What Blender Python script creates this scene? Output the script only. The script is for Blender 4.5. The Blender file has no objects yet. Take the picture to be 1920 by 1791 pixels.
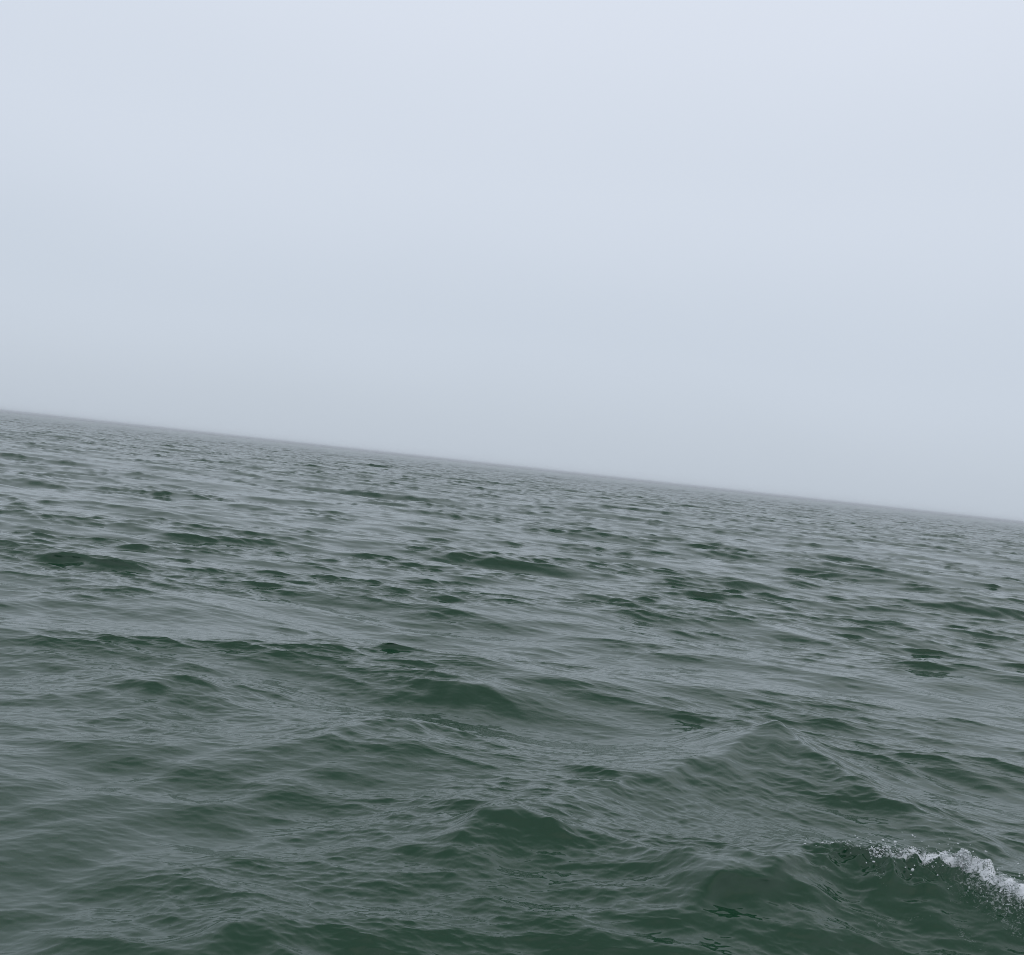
import bpy, math
import numpy as np
from mathutils import Matrix, Vector

D = bpy.data
scene = bpy.context.scene
rng = np.random.default_rng(88)

# ------------------------------------------------------------------ camera
CAM_H = 3.0
cam = D.cameras.new("camera")
cam_o = D.objects.new("camera", cam)
scene.collection.objects.link(cam_o)
cam.sensor_fit = 'HORIZONTAL'
cam.angle = 2 * math.atan(960 / 1884.0)
cam.clip_start, cam.clip_end = 0.05, 40000
roll, pitch = math.radians(6.24), math.radians(-0.62)
right = Vector((math.cos(roll), 0, math.sin(roll)))
up = Vector((-math.sin(roll), 0, math.cos(roll)))
fwd = Vector((0, 1, 0))
P = Matrix.Rotation(pitch, 3, 'X')
right, up, fwd = P @ right, P @ up, P @ fwd
cam_o.matrix_world = Matrix((
    (right.x, up.x, -fwd.x, 0), (right.y, up.y, -fwd.y, 0), (right.z, up.z, -fwd.z, CAM_H), (0, 0, 0, 1)))
scene.camera = cam_o

# ------------------------------------------------------------------ view, sky, sun
scene.view_settings.view_transform = 'Standard'
scene.view_settings.look = 'None'
scene.view_settings.exposure = 0.0
scene.view_settings.gamma = 1.0
scene.cycles.max_bounces = 6
scene.cycles.volume_bounces = 0
scene.cycles.glossy_bounces = 6
scene.cycles.use_denoising = True
scene.cycles.filter_width = 1.0

SUN_EL, SUN_ROT = math.radians(62), math.radians(160)
SKY_STRENGTH = 0.1
world = D.worlds.new("World")
scene.world = world
world.use_nodes = True
nt = world.node_tree
nt.nodes.clear()


def node(tree, kind, **kw):
    n = tree.nodes.new(kind)
    for k, v in kw.items():
        setattr(n, k, v)
    return n


out = node(nt, 'ShaderNodeOutputWorld')
bg = node(nt, 'ShaderNodeBackground')
bg.inputs['Strength'].default_value = SKY_STRENGTH
sky = node(nt, 'ShaderNodeTexSky', sky_type='NISHITA', sun_disc=False,
           sun_elevation=SUN_EL, sun_rotation=SUN_ROT)
sky.dust_density = 4.0
tc = node(nt, 'ShaderNodeTexCoord')
sep = node(nt, 'ShaderNodeSeparateXYZ')
nt.links.new(tc.outputs['Generated'], sep.inputs[0])
# a thin fog cloud layer: brighter upwards, then zenith darkened in place of an unbuilt boat's reflection, with faint soft unevenness
cl = node(nt, 'ShaderNodeTexNoise')
cl.inputs['Scale'].default_value = 2.2
cl.inputs['Detail'].default_value = 3.0
cl.inputs['Roughness'].default_value = 0.45
mp = node(nt, 'ShaderNodeMapping')
mp.inputs['Scale'].default_value = (1, 1, 2.2)
nt.links.new(tc.outputs['Generated'], mp.inputs[0])
nt.links.new(mp.outputs[0], cl.inputs['Vector'])
wob = node(nt, 'ShaderNodeMath', operation='MULTIPLY_ADD')
wob.inputs[1].default_value = 0.085
nt.links.new(cl.outputs[0], wob.inputs[0])
nt.links.new(sep.outputs['Z'], wob.inputs[2])
sub = node(nt, 'ShaderNodeMath', operation='SUBTRACT')
sub.inputs[1].default_value = 0.0425
nt.links.new(wob.outputs[0], sub.inputs[0])
ramp = node(nt, 'ShaderNodeValToRGB')
ramp.color_ramp.interpolation = 'EASE'
K = 1.0 / 10.0     # ramp holds radiance / 10, scaled below
stops = [(0.0, (0.555, 0.622, 0.705)), (0.12, (0.610, 0.677, 0.770)), (0.28, (0.680, 0.742, 0.838)),
         (0.47, (0.745, 0.80, 0.90)), (0.70, (.62, .67, .76)), (1.0, (.36, .40, .46))]
el = ramp.color_ramp.elements
while len(el) < len(stops):
    el.new(0.5)
for e, (p, c) in zip(el, stops):
    e.position = p
    e.color = (*[v for v in c], 1)
nt.links.new(sub.outputs[0], ramp.inputs[0])
gain = node(nt, 'ShaderNodeVectorMath', operation='SCALE')
gain.inputs['Scale'].default_value = 1.0 / SKY_STRENGTH
nt.links.new(ramp.outputs[0], gain.inputs[0])
mix = node(nt, 'ShaderNodeMix', data_type='RGBA')
mix.inputs[0].default_value = 0.94          # fog cover
nt.links.new(sky.outputs[0], mix.inputs[6])
nt.links.new(gain.outputs[0], mix.inputs[7])
nt.links.new(mix.outputs[2], bg.inputs['Color'])
nt.links.new(bg.outputs[0], out.inputs['Surface'])

sun = D.lights.new("sun", 'SUN')
sun.energy = 0.5
sun.angle = math.radians(165)
sun.color = (1.0, 0.985, 0.96)
sun_o = D.objects.new("sun", sun)
scene.collection.objects.link(sun_o)
sd = Vector((math.sin(SUN_ROT) * math.cos(SUN_EL), math.cos(SUN_ROT) * math.cos(SUN_EL), math.sin(SUN_EL)))
sun_o.rotation_euler = sd.to_track_quat('Z', 'Y').to_euler()

# ------------------------------------------------------------------ the sea surface
F32 = np.float32
PXF = 1005.0                        # detail wanted: pixels per radian of the finished picture
# rows: distance rings
rs = [0.4]
while rs[-1] < 6000:
    r = rs[-1]
    want = r * r / (CAM_H * PXF) / 4.2
    if r < 5.0:
        want = max(0.012, want, (5.0 - r) * 0.06)
    else:
        want = max(want, 0.008)
    if r < 450:
        want = min(want, 0.42 if r < 160 else 0.42 * (r / 160) ** 1.2)
    else:
        want = min(want, 1.3 * (r / 450) ** 1.6)
    rs.append(r + want)
rs = np.array(rs)
dr = np.gradient(rs)
# columns: bearings, 0 = straight ahead
fine = math.radians(33.5)
nf = 1450
th = list(np.linspace(-fine, fine, nf))
step = th[1] - th[0]
a, s = fine, step
side = []
while a < math.pi:
    s = min(s * 1.045, math.radians(3.0))
    a += s
    side.append(min(a, math.pi))
th = np.array([-v for v in side[::-1]] + th + side)
dth = np.gradient(th)
NR, NC = len(rs), len(th)
R_, T_ = np.meshgrid(rs, th, indexing='ij')
X = (R_ * np.sin(T_)).astype(F32)
Y = (R_ * np.cos(T_)).astype(F32)
SP = np.maximum(np.broadcast_to(dr[:, None], (NR, NC)), 0.75 * R_ * dth[None, :]).astype(F32)
del R_, T_
print("sea grid", NR, NC, NR * NC)


def smooth(e0, e1, x):
    t = np.clip((x - e0) / (e1 - e0), 0, 1)
    return t * t * (3 - 2 * t)


def lowfreq(lmin, lmax, n, seed):
    g = np.random.default_rng(seed)
    o = np.zeros((NR, NC), F32)
    for _ in range(n):
        lam = math.exp(g.uniform(math.log(lmin), math.log(lmax)))
        k = 2 * math.pi / lam
        a_ = g.uniform(0, 2 * math.pi)
        # patches stretched across the view, like gusts
        o += np.sin(F32(k * math.cos(a_) * 0.6) * X + F32(k * math.sin(a_)) * Y + F32(g.uniform(0, 6.28)))
    return o * F32(1 / math.sqrt(n / 2))


Z = np.zeros((NR, NC), F32)
DX = np.zeros((NR, NC), F32)
DY = np.zeros((NR, NC), F32)
UNRES = np.zeros((NR, NC), F32)     # slope variance too fine for the mesh

SPE = SP * (1 - .45 * smooth(20, 60, rs))[:, None].astype(F32)
dre = dr * (1 - .45 * smooth(20, 60, rs))

# --- hand-placed crests, in metres (x, y, height) along each ridge
# front = towards the boat (the camera), back = away
CRESTS = [
    # the breaking bow wave
    dict(p=[(0.75, 6.7, .0), (1.28, 6.6, .10), (1.92, 6.95, .24), (2.28, 7.25, .31), (2.72, 7.52, .35), (3.14, 7.42, .36),
            (3.53, 7.3, .38), (3.85, 6.95, .38), (4.7, 6.0, .34), (6.2, 4.6, .0)], wf=.56, wb=.55, e=.07, calm=1),
    # peak with ridges running down both sides
    dict(p=[(0.2, 8.3, .0), (0.62, 8.5, .08), (1.24, 9.3, .13), (2.14, 10.15, .18), (2.75, 10.8, .19), (3.0, 11.15, .21), (3.3, 11.5, .20), (3.5, 12.2, .10), (3.7, 13.2, 0)],
         wf=.42, wb=.6, e=.06),
    dict(p=[(3.2, 11.6, .0), (3.32, 11.4, .17), (3.58, 10.7, .20), (3.95, 9.95, .16), (4.5, 9.3, .10), (5.2, 8.6, .0)], wf=.5, wb=.45, e=.08),
    # centre crest and the folds running from it
    dict(p=[(-1.1, 6.3, 0), (-0.43, 6.95, .08), (0.13, 7.78, .27), (0.45, 7.85, .23), (0.81, 7.75, .17), (1.3, 7.4, .15), (1.7, 7.15, .13), (2.0, 7.05, .0)],
         wf=.55, wb=.55, e=.05),
    dict(p=[(-2.6, 9.3, 0), (-1.78, 9.5, .08), (-1.14, 10.35, .19), (-0.6, 10.6, .16), (-0.25, 10.6, .1), (.3, 10.4, 0)], wf=.5, wb=.6, e=.05),
    dict(p=[(-2.1, 5.1, 0), (-1.5, 5.6, .1), (-1.3, 5.75, .15), (-1.1, 5.7, .1), (-.7, 5.4, 0)], wf=.35, wb=.45, e=.04),
    dict(p=[(-5.0, 11.2, 0), (-3.8, 11.4, .18), (-3.0, 11.5, .1), (-2.2, 11.2, 0)], wf=.6, wb=.7, e=.06),
    dict(p=[(-1.6, 12.3, 0), (-.9, 12.7, .12), (-.3, 12.8, .16), (.4, 12.4, .06), (.9, 12.1, 0)], wf=.5, wb=.6, e=.06),
    dict(p=[(-1.2, 20.3, 0), (-.1, 20.4, .2), (.6, 20.1, .15), (1.2, 20.0, .08), (1.9, 20.0, .19), (3.2, 19.1, .12), (4.2, 18.2, 0)], wf=.7, wb=.9, e=.1),
    dict(p=[(4.0, 23.0, 0), (5.2, 22.3, .17), (6.3, 21.6, .2), (8.0, 20.0, .12), (9.5, 18.5, 0)], wf=.7, wb=.9, e=.1),
    dict(p=[(13.8, 32.5, 0), (15.2, 32.3, .22), (16.3, 32.2, .3), (17.5, 31.5, .2), (19, 30.5, 0)], wf=.9, wb=1.1, e=.12),
    dict(p=[(-9, 18.4, 0), (-7.4, 18.4, .2), (-6.2, 18.3, .2), (-5, 18.4, .16), (-4, 18.1, 0)], wf=.7, wb=.9, e=.1),
    dict(p=[(-8.2, 16.3, 0), (-6.8, 16.6, .12), (-5.2, 16.6, .17), (-4.2, 16.3, .1), (-3, 16, 0)], wf=.7, wb=.9, e=.1),
    dict(p=[(-27, 66, 0), (-23, 64, .35), (-21.8, 63.5, .5), (-20.5, 62.5, .2), (-18, 61, 0)], wf=1.3, wb=1.6, e=.2),
    dict(p=[(-22, 58, 0), (-19, 59.5, .25), (-17.5, 60.0, .42), (-16, 58.5, .25), (-13.5, 56.5, 0)], wf=1.3, wb=1.6, e=.2),
    dict(p=[(-14, 50, 0), (-11, 51, .22), (-8.5, 51.5, .25), (-7.2, 51.5, .4), (-6, 50.5, .25), (-2.5, 48.5, 0)], wf=1.2, wb=1.5, e=.2),
    dict(p=[(5, 66, 0), (7.5, 66, .28), (9, 65.5, .35), (11, 64, .15), (13, 63, 0)], wf=1.3, wb=1.6, e=.2),
]
ZH = np.zeros((NR, NC), F32)
CALM = np.zeros((NR, NC), F32)      # steep faces the wind has not roughened
FACE = np.full((NR, NC), 9.0, F32)  # distance before (+) or behind (-) the breaking crest
FLEN = np.full((NR, NC), -9.0, F32)
for c in CRESTS:
    p = np.array(c['p'], float)
    p[:, 2] *= .55 if p[:, 1].min() > 15 else 1.28
    # smooth the polyline (Catmull-Rom)
    q = np.vstack([2 * p[0] - p[1], p, 2 * p[-1] - p[-2]])
    fine_p = []
    for i in range(1, len(q) - 2):
        for t in np.linspace(0, 1, 5, endpoint=False):
            fine_p.append(0.5 * ((2 * q[i]) + (q[i + 1] - q[i - 1]) * t + (2 * q[i - 1] - 5 * q[i] + 4 * q[i + 1] - q[i + 2]) * t * t
                                 + (-q[i - 1] + 3 * q[i] - 3 * q[i + 1] + q[i + 2]) * t ** 3))
    fine_p = np.array(fine_p + [p[-1]])
    m = 5 * max(c['wf'], c['wb'])
    d2 = np.array([math.hypot(*v[:2]) for v in fine_p])
    i0, i1 = np.searchsorted(rs, max(0, d2.min() - m)), np.searchsorted(rs, d2.max() + m)
    ang = np.arctan2(fine_p[:, 0], fine_p[:, 1])
    pad = m / d2.min()
    j0, j1 = np.searchsorted(th, ang.min() - pad), np.searchsorted(th, ang.max() + pad)
    x, y = X[i0:i1, j0:j1], Y[i0:i1, j0:j1]
    # wavering so the ridge is not a drawn line
    wx = 0.05 * np.sin(x * 7.1 + 2 * y + p[0, 0] * 5) + 0.03 * np.sin(x * 15.3 - 6 * y)
    best = np.full(x.shape, 1e9, F32)
    dist = np.zeros(x.shape, F32)
    hh = np.zeros(x.shape, F32)
    ss = np.zeros(x.shape, F32)
    add = np.zeros(x.shape, np.float64)
    acc, hmax = 0.0, max(p[:, 2])
    for u, v in zip(fine_p[:-1], fine_p[1:]):
        ex, ey = v[0] - u[0], v[1] - u[1]
        L = math.hypot(ex, ey)
        t = np.clip(((x - u[0]) * ex + (y - u[1]) * ey) / L ** 2, 0, 1)
        qx, qy = x - (u[0] + t * ex), y - (u[1] + t * ey)
        dd = np.sqrt(qx * qx + qy * qy)
        side_ = (ex * (y - u[1]) - ey * (x - u[0])) / L / (dd + 1e-6)     # +1 behind, -1 in front, smooth round the ends
        h = np.maximum(u[2] + t * (v[2] - u[2]), 0)
        d = dd + wx * side_
        w = (c['wf'] + (c['wb'] - c['wf']) * (.5 + .5 * side_)) * 1.45 * (.6 + .4 * h / hmax)
        g = np.exp(-(np.sqrt(d * d + c['e'] ** 2) - c['e']) / (w * .62)) * .75 + .25 * np.exp(-(d / (1.5 * w)) ** 2)
        add += (h * g) ** 7.0                  # a soft maximum: no seams between pieces of ridge
        new = dd < best
        best = np.where(new, dd, best)
        dist = np.where(new, np.where(side_ > 0, d, -d), dist)
        hh = np.where(new, h, hh)
        ss = np.where(new, acc + t * L, ss)
        acc += L
    d = dist
    add = (add ** (1 / 7.0)).astype(F32) * F32(.84)
    for _ in range(6):      # water has no knife edges
        add[1:-1] = (add[:-2] + 2 * add[1:-1] + add[2:]) / 4
        add[:, 1:-1] = (add[:, :-2] + 2 * add[:, 1:-1] + add[:, 2:]) / 4
    ZH[i0:i1, j0:j1] += add.astype(F32)
    front = np.where(d < 0, np.exp(-(d / (1.5 * c['wf'])) ** 2), np.exp(-(d / (.1)) ** 2)) * np.clip(hh / max(p[:, 2]), 0, 1)
    CALM[i0:i1, j0:j1] = np.maximum(CALM[i0:i1, j0:j1], front * (0.85 if c.get('calm') else 0.35))
    if c.get('calm'):
        FACE[i0:i1, j0:j1] = -d
        FLEN[i0:i1, j0:j1] = ss
        # the lip leans forward over its steep face
        lean = hh * np.exp(-(d / .16) ** 2) * 0.30
        DX[i0:i1, j0:j1] += (lean * -0.10).astype(F32)
        DY[i0:i1, j0:j1] += (-lean).astype(F32)

# --- wind sea: random wavelets, octave by octave, from about ten metres down to ripples
# (long, short, slope variance, spread in degrees, count)
OCT = [
    (13.0, 7.0, .0012, 16, 14), (7.0, 4.0, .0034, 17, 28), (4.0, 2.2, .0062, 19, 44), (2.2, 1.2, .0070, 21, 56),
    (1.2, .62, .0072, 24, 60), (.62, .32, .0056, 25, 56), (.32, .16, .0036, 28, 52), (.16, .085, .0034, 28, 52), (.085, .045, .0022, 28, 48), (.045, .026, .0010, 32, 30)]
MEAN = math.radians(4)
near_ridge = np.clip(ZH / F32(.22), 0, 1)
chop_a = (1.12 - .85 * near_ridge).astype(F32)
chop_b = (1.1 - .7 * near_ridge).astype(F32)
gust = 1 + 0.22 * lowfreq(5, 40, 16, 3)
np.clip(gust, .25, 2.0, out=gust)
patch = 1 + 0.40 * lowfreq(1.2, 7, 20, 5)
np.clip(patch, .2, 2.0, out=patch)
zl = None
for oi, (l1, l0, var, spread, cnt) in enumerate(OCT):
    if oi == 4:      # shorter wavelets ride on the longer ones and crowd their crests
        zl = np.clip(1 + 0.45 * (Z + ZH) / max(1e-3, float(np.std((Z + ZH)[: NR // 2]))) * 0.6, .3, 2.0).astype(F32)
    mod = gust ** F32(min(1, oi / 4)) * (1 - .65 * near_ridge if oi < 5 else 1)
    if oi >= 4:
        mod = mod * patch * zl * (1 - F32(min(.8, .15 + .16 * (oi - 3))) * CALM)
    np.clip(mod, .35 if oi < 6 else .6, 1.7, out=mod)
    if oi == 6:      # the wind pushes the crests forward: steep towards the boat, long gentle backs
        DY -= F32(.75) * Z
        DX -= F32(0.15) * Z
    for c in range(cnt):
        lam = l0 * (l1 / l0) ** ((c + rng.random()) / cnt)
        k = 2 * math.pi / lam
        amp = math.sqrt(2 * var / cnt) / k
        dirn = MEAN + math.radians(spread) * rng.standard_normal() + math.pi
        kx, ky = k * math.sin(dirn), k * math.cos(dirn)
        ph = rng.uniform(0, 2 * math.pi)
        # rows whose spacing can carry this wavelength
        okr = np.nonzero(lam > 1.7 * dre)[0]
        if len(okr) == 0:
            UNRES += F32(var / cnt)
            continue
        # resolvable rows form one block (spacing grows outwards except right under the boat)
        b0, b1 = okr[0], okr[-1] + 1
        wgt = smooth(1.7, 2.8, lam / SPE[b0:b1])
        UNRES[:b0] += F32(var / cnt)
        UNRES[b1:] += F32(var / cnt)
        UNRES[b0:b1] += (1 - wgt) * F32(var / cnt)
        phase = F32(kx) * X[b0:b1] + F32(ky) * Y[b0:b1] + F32(ph)
        A = wgt * mod[b0:b1] * F32(amp)
        Z[b0:b1] += A * np.cos(phase)
        A *= np.sin(phase)
        A *= (chop_a if oi < 5 else chop_b)[b0:b1]
        DX[b0:b1] -= A * F32(kx / k)
        DY[b0:b1] -= A * F32(ky / k)

# --- the boat's own spreading wake: two sets of diagonal wavelets near the boat
for (cx, cy, sx, sy, deg, l1, l0, var, cnt) in [
        (-1.9, 7.6, 2.0, 3.2, -58, 1.5, .35, .0075, 22), (5.0, 10.5, 2.4, 3.2, 56, 1.3, .3, .0065, 22),
        (2.6, 8.6, 1.6, 1.7, 40, .3, .06, .0055, 26), (2.0, 8.9, 1.5, 1.6, -35, .25, .06, .0050, 26)]:
    i1 = int(np.searchsorted(rs, 24))
    env = np.exp(-((X[:i1] - cx) / sx) ** 2 - ((Y[:i1] - cy) / sy) ** 2) * (1 - .8 * CALM[:i1])
    for c in range(cnt):
        lam = l0 * (l1 / l0) ** ((c + rng.random()) / cnt)
        k = 2 * math.pi / lam
        amp = math.sqrt(2 * var / cnt) / k
        dirn = math.radians(deg + 11 * rng.standard_normal()) + math.pi
        kx, ky = k * math.sin(dirn), k * math.cos(dirn)
        phase = F32(kx) * X[:i1] + F32(ky) * Y[:i1] + F32(rng.uniform(0, 6.283))
        A = (env * smooth(1.7, 2.8, lam / SP[:i1]) * amp).astype(F32)
        Z[:i1] += A * np.cos(phase)
        A *= np.sin(phase)
        DX[:i1] -= A * F32(kx / k)
        DY[:i1] -= A * F32(ky / k)

# --- tumbling water along the breaking lip
i1 = int(np.searchsorted(rs, 12))
fx, fl = FACE[:i1], FLEN[:i1]
along = smooth(1.5, 2.6, fl)                         # breaks from the top of the crest outwards to the right
lip = along * np.exp(-(np.clip(np.abs(fx - .10) - .07 * (1 + along), 0, 9) / .09) ** 2)
tum = np.zeros_like(lip)
g = np.random.default_rng(9)
for _ in range(60):
    lam = math.exp(g.uniform(math.log(.045), math.log(.3)))
    k = 2 * math.pi / lam
    a_ = g.uniform(0, 6.283)
    tum += np.cos(F32(k * math.cos(a_)) * X[:i1] + F32(k * math.sin(a_)) * Y[:i1] + F32(g.uniform(0, 6.28))) * F32(.0068 * (lam / .3) ** .8)
Z[:i1] += (lip * (tum + .015)).astype(F32)
FOAM_GLINT = np.zeros((NR, NC), F32)
fade_r = smooth(1.9, 2.9, fl)
band = fade_r * np.exp(-(np.clip(np.abs(fx - .02 - .04 * fade_r) - .04 - .055 * smooth(2.5, 4, fl), 0, 9) / .07) ** 2)
trail = .66 * smooth(2.4, 3.3, fl) * smooth(0, .2, fx) * np.exp(-(np.clip(fx - .2, 0, 9) / .38) ** 2)
FOAM_GLINT[:i1] = np.maximum(band, 1.12 * trail)
# pale streaks down the face: glints painted in as foam cover, with foam flecks
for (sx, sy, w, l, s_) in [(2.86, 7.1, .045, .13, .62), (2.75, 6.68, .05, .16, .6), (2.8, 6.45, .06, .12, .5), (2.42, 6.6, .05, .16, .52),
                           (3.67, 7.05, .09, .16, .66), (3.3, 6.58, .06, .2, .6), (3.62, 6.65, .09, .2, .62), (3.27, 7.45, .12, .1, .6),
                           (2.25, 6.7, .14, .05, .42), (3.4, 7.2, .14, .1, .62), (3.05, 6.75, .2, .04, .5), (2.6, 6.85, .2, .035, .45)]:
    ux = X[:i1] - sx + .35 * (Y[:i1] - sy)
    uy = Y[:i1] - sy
    FOAM_GLINT[:i1] = np.maximum(FOAM_GLINT[:i1], 1.12 * s_ * np.exp(-(ux / w / 1.4) ** 2 - (uy / l / 1.3) ** 2))

Z += ZH
X += DX
Y += DY
XYZ = np.stack([X, Y, Z], -1).reshape(-1, 3).astype(F32)
idx = np.arange(NR * NC, dtype=np.int32).reshape(NR, NC)
quads = np.stack([idx[:-1, :-1], idx[:-1, 1:], idx[1:, 1:], idx[1:, :-1]], -1).reshape(-1)
nq = len(quads) // 4
me = D.meshes.new("water")
me.vertices.add(NR * NC)
me.vertices.foreach_set("co", XYZ.ravel())
me.loops.add(nq * 4)
me.loops.foreach_set("vertex_index", quads.astype(np.int32))
me.polygons.add(nq)
me.polygons.foreach_set("loop_start", np.arange(0, nq * 4, 4, dtype=np.int32))
me.polygons.foreach_set("loop_total", np.full(nq, 4, np.int32))
me.polygons.foreach_set("use_smooth", np.ones(nq, bool))
at = me.attributes.new("fine_slope", 'FLOAT', 'POINT')
at.data.foreach_set("value", (np.clip(UNRES + .010 * CALM, .0030, 1)).ravel())
at = me.attributes.new("foam_glint_cover", 'FLOAT', 'POINT')
at.data.foreach_set("value", FOAM_GLINT.ravel())
me.update(calc_edges=True)
water = D.objects.new("water", me)
scene.collection.objects.link(water)
water['kind'] = 'structure'
water['label'] = 'choppy dark green sea under a pale foggy sky'
water['category'] = 'sea'
print("Z std near", float(Z[(rs > 8) & (rs < 60)].std()), Z.max(), "DXY", DX.std())

# --- water material
wm = D.materials.new("sea_water")
wm.use_nodes = True
t = wm.node_tree
t.nodes.clear()
o = node(t, 'ShaderNodeOutputMaterial')
b = node(t, 'ShaderNodeBsdfPrincipled')
b.inputs['Base Color'].default_value = (0.009, 0.047, 0.021, 1)
b.inputs['IOR'].default_value = 1.43
fs = node(t, 'ShaderNodeAttribute', attribute_name='fine_slope')
m1 = node(t, 'ShaderNodeMath', operation='MULTIPLY')
m1.inputs[1].default_value = 0.05
p1 = node(t, 'ShaderNodeMath', operation='POWER')
p1.inputs[1].default_value = 0.25
t.links.new(fs.outputs['Fac'], m1.inputs[0])
t.links.new(m1.outputs[0], p1.inputs[0])
# wind ripples finer than the mesh
geo = node(t, 'ShaderNodeNewGeometry')
mpg = node(t, 'ShaderNodeMapping')
mpg.inputs['Scale'].default_value = (1, 2.2, 1)
t.links.new(geo.outputs['Position'], mpg.inputs[0])
nz = node(t, 'ShaderNodeTexNoise')
nz.inputs['Scale'].default_value = 22
nz.inputs['Detail'].default_value = 5
nz.inputs['Distortion'].default_value = 0.5
t.links.new(mpg.outputs[0], nz.inputs['Vector'])
bump = node(t, 'ShaderNodeBump')
bump.inputs['Strength'].default_value = 0.0
bump.inputs['Distance'].default_value = 0.006
t.links.new(nz.outputs[0], bump.inputs['Height'])
t.links.new(bump.outputs[0], b.inputs['Normal'])
# froth: broken lacy cover where the wave has broken, plus the glints painted on its face
fa = node(t, 'ShaderNodeAttribute', attribute_name='foam_glint_cover')
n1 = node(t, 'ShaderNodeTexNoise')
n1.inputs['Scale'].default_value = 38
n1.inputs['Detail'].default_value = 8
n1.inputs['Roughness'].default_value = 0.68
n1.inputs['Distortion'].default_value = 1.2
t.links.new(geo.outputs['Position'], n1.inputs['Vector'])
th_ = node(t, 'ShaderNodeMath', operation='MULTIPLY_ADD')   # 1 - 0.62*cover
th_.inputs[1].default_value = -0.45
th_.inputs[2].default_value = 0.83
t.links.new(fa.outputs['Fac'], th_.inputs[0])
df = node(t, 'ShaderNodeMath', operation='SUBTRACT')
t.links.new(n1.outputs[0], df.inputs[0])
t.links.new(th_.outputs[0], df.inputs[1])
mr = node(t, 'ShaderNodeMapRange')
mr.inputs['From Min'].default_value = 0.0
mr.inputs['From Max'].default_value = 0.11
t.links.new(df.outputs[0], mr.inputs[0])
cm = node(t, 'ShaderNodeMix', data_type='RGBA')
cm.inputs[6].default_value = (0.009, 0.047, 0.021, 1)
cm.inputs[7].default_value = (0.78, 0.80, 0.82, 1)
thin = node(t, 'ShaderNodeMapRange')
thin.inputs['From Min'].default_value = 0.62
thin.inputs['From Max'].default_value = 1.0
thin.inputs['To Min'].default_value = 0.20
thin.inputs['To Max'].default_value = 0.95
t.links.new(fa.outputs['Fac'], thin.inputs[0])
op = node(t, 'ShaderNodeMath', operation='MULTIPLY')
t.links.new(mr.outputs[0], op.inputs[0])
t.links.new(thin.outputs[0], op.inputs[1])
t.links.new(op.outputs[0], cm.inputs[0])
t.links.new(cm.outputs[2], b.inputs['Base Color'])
rm = node(t, 'ShaderNodeMix', data_type='FLOAT')
rm.inputs[3].default_value = 0.8
t.links.new(mr.outputs[0], rm.inputs[0])
t.links.new(p1.outputs[0], rm.inputs[2])
t.links.new(rm.outputs[0], b.inputs['Roughness'])
t.links.new(b.outputs[0], o.inputs['Surface'])
me.materials.append(wm)

# ------------------------------------------------------------------ foam and spray on the breaking crest
FXYZ = XYZ.reshape(NR, NC, 3)


def blob_verts():
    """an icosahedron, the seed of every bubble clump and drop"""
    p = (1 + 5 ** .5) / 2
    v = np.array([(-1, p, 0), (1, p, 0), (-1, -p, 0), (1, -p, 0), (0, -1, p), (0, 1, p), (0, -1, -p), (0, 1, -p),
                  (p, 0, -1), (p, 0, 1), (-p, 0, -1), (-p, 0, 1)], float)
    v /= np.linalg.norm(v[0])
    f = np.array([(0, 11, 5), (0, 5, 1), (0, 1, 7), (0, 7, 10), (0, 10, 11), (1, 5, 9), (5, 11, 4), (11, 10, 2), (10, 7, 6), (7, 1, 8),
                  (3, 9, 4), (3, 4, 2), (3, 2, 6), (3, 6, 8), (3, 8, 9), (4, 9, 5), (2, 4, 11), (6, 2, 10), (8, 6, 7), (9, 8, 1)])
    return v, f


def scatter(name, centres, radii, squash, mat, seed):
    g_ = np.random.default_rng(seed)
    bv, bf = blob_verts()
    n = len(centres)
    ax = g_.uniform(.55, 1.5, (n, 1, 3)) * np.array([1.25, 1, squash])
    q_ = g_.standard_normal((n, 3, 3))
    q_, _ = np.linalg.qr(q_)
    lumps = 1 + .28 * g_.standard_normal((n, 12, 1)).clip(-1.5, 1.5)
    v = np.einsum('nij,nkj->nki', q_, bv[None] * lumps) * ax * radii[:, None, None] + centres[:, None, :]
    f = bf[None] + (np.arange(n) * 12)[:, None, None]
    m_ = D.meshes.new(name)
    m_.vertices.add(n * 12)
    m_.vertices.foreach_set("co", v.astype(F32).ravel())
    m_.loops.add(n * 60)
    m_.loops.foreach_set("vertex_index", f.astype(np.int32).ravel())
    m_.polygons.add(n * 20)
    m_.polygons.foreach_set("loop_start", np.arange(0, n * 60, 3, dtype=np.int32))
    m_.polygons.foreach_set("loop_total", np.full(n * 20, 3, np.int32))
    m_.polygons.foreach_set("use_smooth", np.ones(n * 20, bool))
    m_.update(calc_edges=True)
    m_.materials.append(mat)
    ob = D.objects.new(name, m_)
    scene.collection.objects.link(ob)
    ob['kind'] = 'stuff'
    return ob


fm = D.materials.new("white_foam")
fm.use_nodes = True
ft = fm.node_tree
fb = ft.nodes['Principled BSDF']
fb.inputs['Roughness'].default_value = 0.55
fn = node(ft, 'ShaderNodeTexNoise')
fn.inputs['Scale'].default_value = 24
fr = node(ft, 'ShaderNodeValToRGB')
fr.color_ramp.elements[0].position, fr.color_ramp.elements[0].color = .35, (.34, .40, .38, 1)
fr.color_ramp.elements[1].position, fr.color_ramp.elements[1].color = .62, (.80, .82, .84, 1)
fg = node(ft, 'ShaderNodeNewGeometry')
ft.links.new(fg.outputs['Position'], fn.inputs['Vector'])
ft.links.new(fn.outputs[0], fr.inputs[0])
ft.links.new(fr.outputs[0], fb.inputs['Base Color'])

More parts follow.
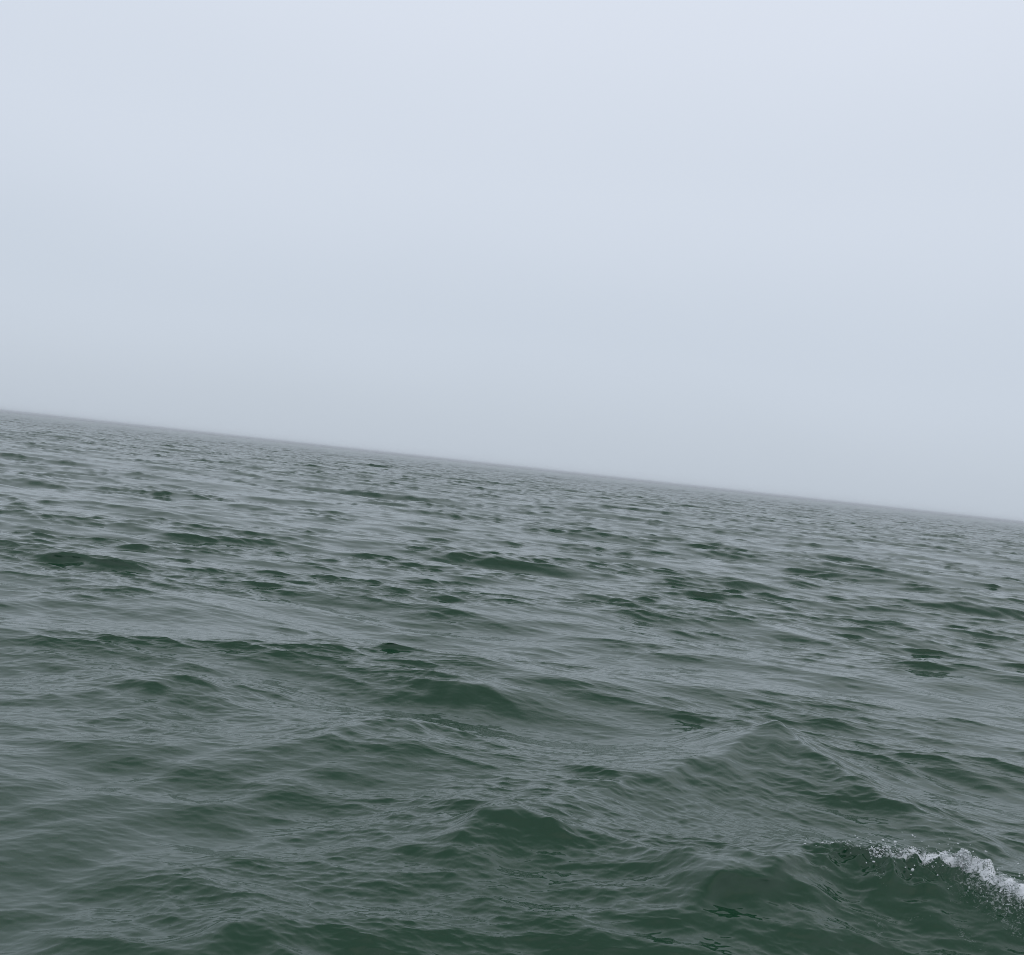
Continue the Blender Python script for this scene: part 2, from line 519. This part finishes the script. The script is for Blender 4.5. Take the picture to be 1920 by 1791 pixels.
g = np.random.default_rng(77)
i1 = int(np.searchsorted(rs, 12))
jj = (np.abs(th) < fine)
# clumping field so froth gathers in strings and leaves dark gaps
cx_ = FXYZ[:i1, :, 0]
cy_ = FXYZ[:i1, :, 1]
clump = np.zeros((i1, NC), F32)
for _ in range(30):
    lam = math.exp(g.uniform(math.log(.06), math.log(.45)))
    k, a_ = 2 * math.pi / lam, g.uniform(0, 6.283)
    clump += np.cos(F32(k * math.cos(a_)) * cx_ + F32(k * math.sin(a_)) * cy_ + F32(g.uniform(0, 6.28)))
clump /= math.sqrt(15)
area = (SP[:i1] * (rs[:i1, None] * dth[None, :])).astype(F32)
prob = (band ** 1.5) * np.clip(clump - .1, 0, 3) ** 1.3 * area * jj[None, :]
pf = prob.ravel().astype(np.float64)
pf /= pf.sum()
n = 6500
pick = g.choice(len(pf), n, p=pf)
cen = FXYZ[:i1].reshape(-1, 3)[pick].astype(float)
cov = FOAM_GLINT[:i1].ravel()[pick]
rad = np.exp(g.normal(math.log(.0036), .4, n)).clip(.0018, .012)
cen += g.normal(0, .006, (n, 3))
cen[:, 2] += rad * .2
fo = scatter("foam", cen, rad, .7, fm, 5)
fo['label'] = 'white broken foam strung along the crest of the breaking wave'
fo['category'] = 'foam'
# drops thrown up just off the lip
pl = (lip * along * smooth(1.9, 2.7, fl) * area * jj[None, :]).ravel().astype(np.float64)
pl /= pl.sum()
n = 320
pick = g.choice(len(pl), n, p=pl)
cen = FXYZ[:i1].reshape(-1, 3)[pick].astype(float)
up_ = g.exponential(.035, n).clip(0, .16)
cen[:, 2] += up_ + .006
cen[:, 1] += g.normal(0.02, .05, n)
cen[:, 0] += g.normal(0, .03, n)
rad = np.exp(g.normal(math.log(.0034), .4, n)).clip(.0015, .010)
sp_ = scatter("spray", cen, rad, 1.0, fm, 6)
sp_['label'] = 'fine drops of spray thrown up above the foaming crest'
sp_['category'] = 'spray'

# ------------------------------------------------------------------ sea fog: even air from a metre under the water to just over the eye
zlo, zhi = float(Z.min()) - 1.0, 6.0
RB = 6200.0
hv = [(x, y, z) for z in (zlo, zhi) for y in (-RB, RB) for x in (-RB, RB)]
hf = [(0, 2, 3, 1), (4, 5, 7, 6), (0, 1, 5, 4), (2, 6, 7, 3), (0, 4, 6, 2), (1, 3, 7, 5)]
hm = D.meshes.new("haze")
hm.from_pydata(hv, [], hf)
haze = D.objects.new("haze", hm)
scene.collection.objects.link(haze)
haze['kind'] = 'stuff'
haze['label'] = 'thin pale sea fog softening the far water and horizon'
haze['category'] = 'haze'
hmat = D.materials.new("haze_air")
hmat.use_nodes = True
ht = hmat.node_tree
ht.nodes.clear()
ho = node(ht, 'ShaderNodeOutputMaterial')
pv = node(ht, 'ShaderNodeVolumePrincipled')
pv.inputs['Color'].default_value = (0.84, 0.87, 0.90, 1)
pv.inputs['Density'].default_value = 0.0003
ht.links.new(pv.outputs[0], ho.inputs['Volume'])
hm.materials.append(hmat)
